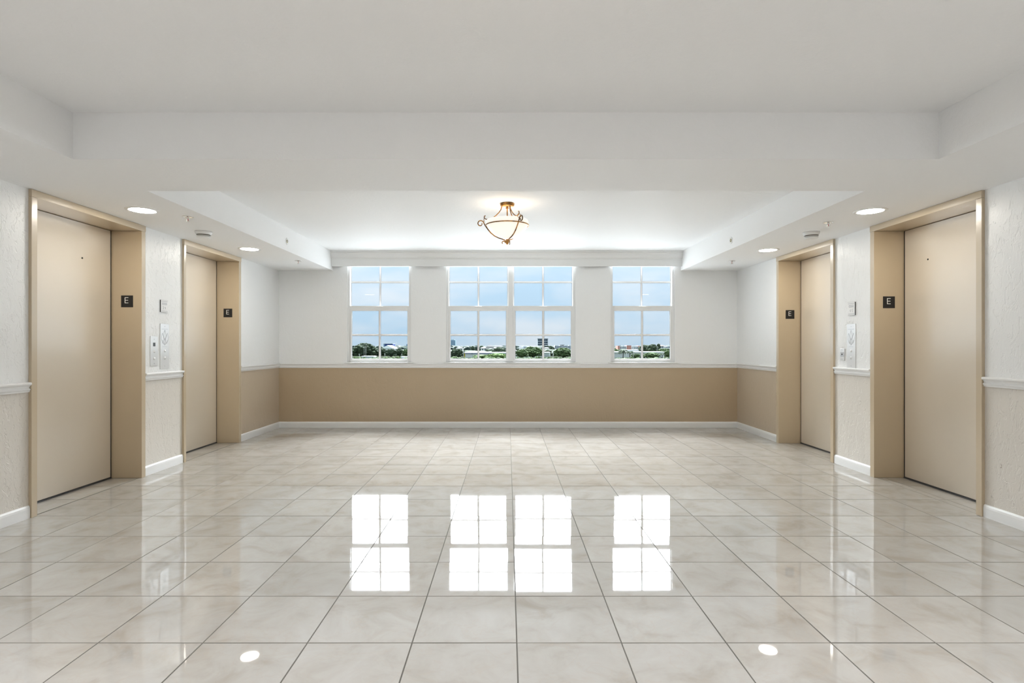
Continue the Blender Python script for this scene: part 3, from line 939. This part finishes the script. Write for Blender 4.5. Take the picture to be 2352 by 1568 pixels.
def tree(x0, x1, ytop, D, leaf, label, seed, dome=0.5, n=26, name='tree', group='trees outside the windows'):
    """broad crown of leaf clumps between two pixel columns, its top at pixel row ytop"""
    rng = random.Random(seed)
    a, b, top = at(x0, 793, D), at(x1, 793, D), at(0.5 * (x0 + x1), ytop, D)[2]
    cx_, W = 0.5 * (a[0] + b[0]), 0.5 * (b[0] - a[0])
    t = empty(name, (cx_, D, GZ), label, 'tree', group)
    H = top - GZ
    base = GZ + H * 0.12
    mb = MB()
    n = n * 5
    for k in range(n):
        u = rng.uniform(-1, 1); w = rng.uniform(-1, 1)
        if k < n // 3:
            u = -1 + 2 * (k + 0.5) / (n // 3); w = rng.uniform(-0.2, 0.2)
        e = max(0.0, 1 - abs(u) ** 2.2 * dome - abs(w) ** 2 * 0.2)
        r = H * rng.uniform(0.055, 0.115)
        zt = base + (top - base) * (0.35 + 0.65 * e)
        z = zt - r * rng.uniform(0.8, 1.8) if k < n // 3 else rng.uniform(base + r, max(base + r + 0.1, zt - r))
        blob(mb, (cx_ + u * (W - r * 0.8), D + w * W * 0.6, z), (r * 1.3, r * 1.2, r), rng, 1, 0.45)
    blob(mb, (cx_, D, base + (top - base) * 0.45), (W * 0.72, W * 0.5, (top - base) * 0.46), rng, 3)
    mb.build('crown', leaf, t)
    MB().tube([(cx_, D, GZ), (cx_ + 0.2, D, GZ + H * 0.2), (cx_, D, GZ + H * 0.45)], [W * 0.05 + 0.2, W * 0.04 + 0.15, 0.15], 8).build('trunk', M['bark'], t)


TREES = [
    (808, 868, 787.2, 500, 'leaf_dark', 'big dark dome-shaped tree seen through the lower left window', 0.62, 34),
    (862, 886, 797.0, 560, 'leaf_dark', 'dark tree beside the big dome-shaped tree', 0.4, 20),
    (884, 912, 800.5, 520, 'leaf_dark', 'low dark tree in front of the white gabled roof', 0.4, 20),
    (908, 926, 799.0, 540, 'leaf_dark', 'dark tree by the thin radio mast', 0.4, 16),
    (924, 944, 801.0, 530, 'leaf_mid', 'green tree behind the pale teal roof', 0.4, 16),
    (1034, 1065, 800.0, 470, 'leaf_dark', 'dark tree below the pale glass tower', 0.5, 24),
    (1066, 1082, 796.0, 720, 'leaf_far', 'distant tree left of the tall evergreen', 0.5, 12),
    (1078, 1092, 794.0, 740, 'leaf_dark', 'distant dark rounded tree between the house and the villa', 0.6, 14),
    (1100, 1113, 793.0, 720, 'leaf_dark', 'distant dark tree rising behind the villa corner', 0.6, 14),
    (1130, 1165, 796.6, 560, 'leaf_dark', 'dark rounded tree in front of the villa', 0.65, 26),
    (1085, 1128, 814.0, 455, 'leaf_bright', 'bright green leafy tree in front of the long warehouse', 0.4, 22),
    (1118, 1168, 810.5, 425, 'leaf_bright', 'bright green spreading tree at the warehouse end', 0.4, 26),
    (1183, 1214, 801.0, 470, 'leaf_mid', 'green tree at the foot of the small white buildings', 0.5, 22),
    (1198, 1247, 795.0, 490, 'leaf_mid', 'large green tree below the grey office tower', 0.55, 34),
    (1253, 1275, 793.6, 700, 'leaf_dark', 'dark distant tree right of the grey office tower', 0.5, 18),
    (1270, 1316, 797.6, 480, 'leaf_mid', 'broad green tree below the pale blue apartments', 0.6, 30),
    (1402, 1426, 800.5, 545, 'leaf_mid', 'green tree at the left edge of the right window', 0.4, 16),
    (1448, 1472, 811.5, 460, 'leaf_mid', 'low green bush tree beside the concrete pole', 0.4, 16),
    (1466, 1500, 791.0, 566, 'leaf_dark', 'dark tree next to the pink and white building', 0.35, 24),
    (1486, 1512, 789.4, 540, 'leaf_dark', 'tallest dark tree in the right window', 0.45, 22),
    (1509, 1516, 788.8, 572, 'leaf_dark', 'narrow dark columnar tree beside the white villas', 0.2, 10),
    (1508, 1545, 799.5, 548, 'leaf_mid', 'green trees in front of the white villas', 0.3, 22),
    (1476, 1518, 808.5, 455, 'leaf_mid', 'rounded green tree before the white roofed depot', 0.6, 26),
    (1526, 1546, 804.0, 480, 'leaf_mid', 'green tree beyond the end of the depot', 0.3, 16),
]
for k, (x0, x1, yt, D, lf, lb, dm, n_) in enumerate(TREES):
    tree(x0, x1, yt, D, M[lf], lb, 100 + k, dm, n_)


def palm(px, ytop, D, spread, label, seed):
    rng = random.Random(seed)
    c = at(px, ytop, D)
    t = empty('palm_tree', (c[0], D, GZ), label, 'tree', 'palms in front of the depot')
    top = c[2]
    R = spread / FPX * D
    MB().tube([(c[0], D, GZ), (c[0] + 0.15, D, 0.5 * (GZ + top)), (c[0], D, top - 0.3 * R)], [0.35, 0.28, 0.22], 8).build('trunk', M['bark'], t)
    for k in range(18):
        a = 2 * PI * k / 18 + rng.uniform(-0.15, 0.15); up = rng.uniform(-0.2, 0.7)
        pts = []
        for q in range(7):
            f = q / 6
            pts.append(Vector((c[0] + math.cos(a) * R * f, D + math.sin(a) * R * f, top - 0.3 * R + R * (up * f - (0.55 + up * 0.6) * f * f))))
        side = Vector((-math.sin(a), math.cos(a), 0))
        mb = MB(); L = len(pts)
        vv, ff = [], []
        for q, p in enumerate(pts):
            w = R * 0.13 * math.sin(PI * (0.12 + 0.88 * q / (L - 1)))
            vv += [p - side * w - Vector((0, 0, w * 0.7)), p, p + side * w - Vector((0, 0, w * 0.7)), p - Vector((0, 0, 0.05))]
        for q in range(L - 1):
            i, j = 4 * q, 4 * q + 4
            ff += [(i, i + 1, j + 1, j), (i + 1, i + 2, j + 2, j + 1), (i + 2, i + 3, j + 3, j + 2), (i + 3, i, j, j + 3)]
        mb.add(vv, ff).build('frond', M['leaf_dark'], t)


palm(1431, 799.5, 470, 16, 'large dark palm in front of the white depot wall', 5)
palm(1446, 803.0, 435, 13, 'smaller dark palm close to the concrete pole', 6)
palm(1521, 810.5, 465, 8, 'little palm at the end of the white roofed depot', 8)

# distant tree line that nobody could count
rng = random.Random(11)
mb = MB()
for k in range(150):
    D = rng.uniform(1000, 1175)
    px = 780 + 790 * (k + rng.random()) / 150
    h = rng.uniform(8.0, 10.6)
    x = (px - 1166) / FPX * D
    blob(mb, (x, D, GZ + h * 0.5), (rng.uniform(9, 16), 9, h * 0.55), rng, 2, 0.35)
o = mb.build('distant_woodland', M['leaf_far'])
tag(o, 'hazy band of distant treetops along the horizon', 'trees', kind='stuff')
mb = MB()
for k in range(120):
    D = rng.uniform(586, 626)
    px = 780 + 790 * (k + rng.random()) / 120
    h = rng.uniform(4.0, 7.2)
    blob(mb, ((px - 1166) / FPX * D, D, GZ + h * 0.45), (rng.uniform(5, 9), 6, h * 0.55), rng, 2, 0.35)
o = mb.build('suburban_shrubbery', M['leaf_dark'])
tag(o, 'dark green scrub and hedges between the far houses', 'shrubs', kind='stuff')

# buildings; distance haze is put into the far towers' paler colours
def bm_(name, c, rough=0.8):
    return mat(name, c, rough, spec=0.15)


M['b_white'] = bm_('white_render', (0.86, 0.86, 0.84))
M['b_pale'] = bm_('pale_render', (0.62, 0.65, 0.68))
M['b_pink'] = bm_('salmon_render', (0.50, 0.24, 0.19))
M['b_blue'] = bm_('blue_cladding', (0.035, 0.065, 0.22))
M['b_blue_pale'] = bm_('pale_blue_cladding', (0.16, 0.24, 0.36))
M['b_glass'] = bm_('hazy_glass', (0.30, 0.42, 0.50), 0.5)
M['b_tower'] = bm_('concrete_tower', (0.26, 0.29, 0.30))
M['b_dark'] = bm_('dark_glazing', (0.045, 0.06, 0.09), 0.4)
M['b_roof'] = bm_('grey_roof_tiles', (0.020, 0.018, 0.020))
M['b_wroof'] = bm_('white_roof_sheet', (0.14, 0.145, 0.15))
M['b_ware'] = bm_('warehouse_wall', (0.60, 0.61, 0.57))
M['b_stripe'] = bm_('violet_stripe', (0.07, 0.07, 0.30))
M['b_yellow'] = bm_('yellow_panel', (0.48, 0.38, 0.07))
M['b_teal'] = bm_('pale_teal_sheet', (0.12, 0.165, 0.165))
M['b_redroof'] = bm_('red_roof', (0.20, 0.045, 0.035))


def pbox(px0, px1, py0, py1, D, depth, name, material, parent, to_ground=False):
    """box whose front face fills a pixel rectangle at distance D"""
    a = at(px0, py1, D); b = at(px1, py0, D)
    return MB().box(a[0], b[0], D, D + depth, GZ if to_ground else a[2], b[2]).build(name, material, parent)


def building(name, px, D, label):
    return empty(name, (at(px, 793, D)[0], D, GZ), label, 'building')


def hip(px0, px1, py_e, py_r, D, depth, ridge, name, material, parent):
    """hipped roof over a pixel span: eave row, ridge row"""
    a = at(px0, py_e, D); b = at(px1, py_e, D); zr = at(px0, py_r, D)[2]
    W = b[0] - a[0]; m = W * (1 - ridge) / 2
    v = [(a[0], D, a[2]), (b[0], D, a[2]), (b[0], D + depth, a[2]), (a[0], D + depth, a[2]),
         (a[0] + m, D + depth / 2, zr), (b[0] - m, D + depth / 2, zr)]
    f = [(0, 1, 5, 4), (1, 2, 5), (2, 3, 4, 5), (3, 0, 4), (0, 3, 2, 1)]
    return MB().add(v, f).build(name, material, parent)


b = building('office_block', 891, 900, 'dark blue boxy building behind the white gabled roof')
pbox(881, 902, 789.2, 800, 900, 20, 'body', M['b_blue'], b, True)
pbox(881, 884.2, 789.2, 800, 899.5, 0.4, 'side_panel', M['b_blue_pale'], b)
pbox(881, 902, 788.6, 789.4, 899.2, 21, 'parapet', M['b_pale'], b)

b = building('gabled_hall', 890, 640, 'wide white gabled roof in front of the blue building')
a0, a1, ap = at(874, 800, 640), at(905, 800, 640), at(890, 792.6, 640)
MB().prism([(a0[0], a0[2]), (ap[0], ap[2]), (a1[0], a1[2])], 640, 665, 'y').build('gable', M['b_white'], b)
pbox(876, 903, 800, 808, 641, 23, 'body', M['b_pale'], b, True)

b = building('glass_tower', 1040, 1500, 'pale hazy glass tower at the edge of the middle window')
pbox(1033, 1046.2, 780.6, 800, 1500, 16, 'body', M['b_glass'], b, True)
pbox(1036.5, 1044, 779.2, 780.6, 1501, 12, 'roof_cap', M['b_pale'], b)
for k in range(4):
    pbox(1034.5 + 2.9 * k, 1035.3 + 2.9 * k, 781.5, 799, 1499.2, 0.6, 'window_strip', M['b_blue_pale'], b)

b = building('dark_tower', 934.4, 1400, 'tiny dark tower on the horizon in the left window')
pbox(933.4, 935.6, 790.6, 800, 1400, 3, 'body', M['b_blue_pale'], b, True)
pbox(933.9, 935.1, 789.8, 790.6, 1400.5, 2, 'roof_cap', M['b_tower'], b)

b = building('hip_roof_house', 1055, 640, 'small white house with dark hipped roof beside the glass tower')
pbox(1048, 1063, 799.8, 805, 640, 8, 'body', M['b_white'], b, True)
hip(1046.5, 1064, 800, 797, 639, 10, 0.45, 'roof', M['b_roof'], b)
for k in range(3):
    pbox(1050 + 4.6 * k, 1051.8 + 4.6 * k, 801.2, 803.4, 639.6, 0.5, 'window', M['b_dark'], b)

b = building('villa', 1122, 660, 'white villa with three dark hipped roofs in the middle window')
pbox(1104, 1142, 799.2, 806, 660, 14, 'body', M['b_white'], b, True)
hip(1102.5, 1143, 799.5, 796.8, 658.5, 17, 0.8, 'roof', M['b_roof'], b)
pbox(1117, 1133, 795.4, 798.5, 664, 8, 'upper_storey', M['b_white'], b)
hip(1115.5, 1134.5, 796.0, 792.6, 663, 10, 0.25, 'upper_roof', M['b_roof'], b)
pbox(1136, 1154, 795.6, 799, 672, 8, 'rear_wing', M['b_white'], b, True)
hip(1134.6, 1155.5, 796.0, 793.0, 671, 10, 0.6, 'rear_roof', M['b_roof'], b)
for k in range(5):
    pbox(1107 + 6.6 * k, 1109 + 6.6 * k, 800.6, 803.4, 659.5, 0.6, 'window', M['b_dark'], b)

b = building('warehouse', 1115, 500, 'long white warehouse with violet stripe and yellow corner')
pbox(1067.5, 1178, 811.5, 822, 500, 22, 'body', M['b_ware'], b, True)
pbox(1066.2, 1178.5, 809.0, 810.9, 499.2, 24, 'roof_edge', M['b_white'], b)
pbox(1068.5, 1178, 810.9, 812.0, 499.6, 0.5, 'stripe', M['b_stripe'], b)
pbox(1066.0, 1068.2, 810.6, 822, 499.5, 22, 'corner_panel', M['b_yellow'], b, True)
pbox(1083.4, 1084.8, 811.0, 812.6, 499.3, 0.6, 'vent', M['b_dark'], b)

b = building('storage_shed', 1220, 505, 'white roofed shed behind the large green tree')
pbox(1180.2, 1264, 810.2, 822, 505, 20, 'body', M['b_ware'], b, True)
pbox(1179.6, 1264.6, 808.6, 810.4, 504.2, 22, 'roof_edge', M['b_white'], b)
for k in range(7):
    pbox(1250.5 + 2.0 * k, 1251.5 + 2.0 * k, 812.5, 817.5, 504.5, 0.6, 'window', M['b_pale'], b)

b = building('office_tower', 1247, 1200, 'grey office tower with dark window bands above the green tree')
pbox(1235, 1258.6, 777.6, 800, 1200, 22, 'body', M['b_tower'], b, True)
pbox(1234.6, 1259, 777.0, 778.2, 1199.2, 23, 'parapet', M['b_tower'], b)
for r in range(3):
    y0_ = 779.0 + 5.4 * r
    for k in range(5):
        pbox(1236.4 + 4.4 * k, 1239.6 + 4.4 * k, y0_, y0_ + 3.4, 1199.2, 0.9, 'window', M['b_dark'], b)
for r in range(2):
    pbox(1235, 1258.6, 783.0 + 5.4 * r, 783.9 + 5.4 * r, 1198.8, 1.2, 'ledge', M['b_pale'], b)

b = building('white_cottage', 1202, 760, 'small white buildings left of the grey office tower')
pbox(1193, 1201, 797.4, 801, 760, 8, 'body', M['b_white'], b, True)
pbox(1200, 1210.5, 794.8, 801, 765, 9, 'annex', M['b_white'], b, True)
hip(1192, 1201, 797.4, 795.8, 759, 10, 0.7, 'roof', M['b_blue'], b)
for k in range(3):
    pbox(1203.4 + 2.4 * k, 1204.6 + 2.4 * k, 796.4, 800, 764.5, 0.5, 'window', M['b_dark'], b)

b = building('long_roof_house', 1225, 700, 'house with long grey hipped roof behind the large green tree')
pbox(1213, 1240, 797.4, 803, 700, 14, 'body', M['b_pale'], b, True)
hip(1211.5, 1241.5, 797.8, 793.0, 699, 16, 0.5, 'roof', M['b_roof'], b)

b = building('bungalow', 1256, 640, 'low white bungalow just right of the office tower')
pbox(1250, 1261.5, 799.4, 804, 640, 8, 'body', M['b_white'], b, True)
hip(1249, 1262.6, 799.8, 797.2, 639, 10, 0.5, 'roof', M['b_roof'], b)

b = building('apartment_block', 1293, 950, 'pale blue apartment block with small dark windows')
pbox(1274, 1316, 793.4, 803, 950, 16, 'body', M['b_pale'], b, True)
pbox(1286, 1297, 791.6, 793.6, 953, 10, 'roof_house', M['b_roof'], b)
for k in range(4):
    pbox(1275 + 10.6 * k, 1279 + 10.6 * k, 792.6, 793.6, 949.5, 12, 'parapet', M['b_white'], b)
for r in range(2):
    for k in range(11):
        pbox(1275.4 + 3.6 * k, 1277.0 + 3.6 * k, 794.8 + 3.2 * r, 796.8 + 3.2 * r, 949.2, 0.9, 'window', M['b_dark'], b)

b = building('salmon_apartments', 1444, 820, 'white apartment building with salmon centre and end bays')
pbox(1419.5, 1469, 794.6, 805, 820, 14, 'body', M['b_white'], b, True)
pbox(1440, 1450, 793.0, 805, 818.6, 16, 'centre_bay', M['b_pink'], b, True)
pbox(1419, 1423.4, 793.8, 805, 818.8, 16, 'end_bay', M['b_pink'], b, True)
pbox(1466.4, 1469.6, 793.8, 805, 818.8, 16, 'end_bay', M['b_pink'], b, True)
for r in range(2):
    for k in range(12):
        x_ = 1424.6 + 3.6 * k
        if 1438.5 < x_ < 1450.5:
            continue
        pbox(x_, x_ + 1.6, 795.6 + 2.9 * r, 797.4 + 2.9 * r, 819.2, 0.9, 'window', M['b_dark'], b)

b = building('white_villas', 1527, 760, 'white villas with a red roof edge in the right window')
pbox(1516, 1524.6, 793.8, 803, 760, 12, 'body', M['b_white'], b, True)
pbox(1525.4, 1531.6, 795.0, 803, 762, 12, 'middle_wing', M['b_white'], b, True)
pbox(1532.4, 1541, 794.2, 803, 760, 12, 'end_wing', M['b_white'], b, True)
hip(1516, 1526, 793.8, 792.4, 759, 12, 0.7, 'roof', M['b_redroof'], b)
for k in range(5):
    pbox(1517.2 + 4.6 * k, 1519.4 + 4.6 * k, 795.8, 798.4, 759.2, 0.9, 'window', M['b_dark'], b)

b = building('depot', 1470, 500, 'white roofed depot behind the palms in the right window')
pbox(1400, 1526, 809.4, 822, 500, 20, 'body', M['b_ware'], b, True)
pbox(1399, 1527.4, 807.5, 809.6, 499, 22, 'roof_edge', M['b_white'], b)
pbox(1440, 1467, 803.2, 808.0, 560, 14, 'rear_shed', M['b_pale'], b, True)
pbox(1522, 1523.2, 811.0, 822, 499.4, 0.6, 'post', M['b_white'], b, True)

b = building('flat_roof_shop', 844, 455, 'low white flat roofed shop below the big dome-shaped tree')
pbox(831, 858.5, 818.0, 824, 455, 8, 'body', M['b_pale'], b, True)
pbox(830.4, 859, 817.6, 818.8, 454.4, 10, 'roof_edge', M['b_white'], b)
b = building('teal_roof_shed', 928, 440, 'pale teal roofed shed at the corner of the left window')
pbox(920.5, 942, 819.2, 826, 440, 8, 'body', M['b_pale'], b, True)
hip(919.8, 944, 823.2, 818.0, 439, 9, 0.9, 'roof', M['b_teal'], b)


def street_pole(px, py, D, label, arm=True, r=0.14):
    c = at(px, py, D)
    t = empty('street_pole', (c[0], D, GZ), label, 'pole', 'poles and masts outside')
    MB().tube([(c[0], D, GZ), (c[0], D, 0.5 * (GZ + c[2])), (c[0], D, c[2])], [r * 1.3, r, r * 0.7], 8).build('shaft', M['pole'], t)
    if arm:
        MB().box(c[0] - 0.7, c[0] + 0.7, D - 0.08, D + 0.08, c[2] - 0.55, c[2] - 0.4).build('cross_arm', M['pole'], t)


for px, py, D, arm, r, lb in (
        (840.2, 795.0, 430, True, 0.13, 'tall pale utility pole in front of the big dome-shaped tree'),
        (836.4, 795.6, 470, True, 0.10, 'slimmer utility pole close to the tall pale pole'),
        (825.4, 812.0, 420, True, 0.12, 'short utility pole at the lower left of the left window'),
        (884.0, 811.6, 420, False, 0.16, 'short pale post near the middle of the left window'),
        (910.2, 784.8, 900, False, 0.20, 'thin tall radio mast on the horizon'),
        (922.6, 811.8, 430, False, 0.14, 'short post beside the teal roofed shed'),
        (1064.2, 805.4, 430, False, 0.16, 'pale post at the yellow warehouse corner'),
        (1270.2, 805.6, 430, False, 0.24, 'stout white post left of the broad green tree'),
        (1262.4, 810.8, 430, False, 0.20, 'shorter white post beside the stout white post'),
        (1455.0, 797.6, 430, True, 0.20, 'concrete utility pole in front of the depot'),
        (1439.6, 810.0, 430, False, 0.18, 'white post under the large palm'),
        (1509.2, 796.0, 478, True, 0.12, 'thin pole in front of the tallest dark tree')):
    street_pole(px, py, D, lb, arm, r)

# low hedges along the road in front of the warehouses
rng = random.Random(23)
mb = MB()
for k in range(220):
    D = rng.uniform(395, 412)
    px = 785 + 775 * (k + rng.random()) / 220
    h = rng.uniform(1.2, 3.4)
    blob(mb, ((px - 1166) / FPX * D, D, GZ + h * 0.4), (rng.uniform(1.0, 2.4), 1.5, h * 0.6), rng, 1, 0.4)
o = mb.build('roadside_hedge', M['leaf_mid'])
tag(o, 'low broken hedge along the road at the bottom of the windows', 'hedge', kind='stuff')
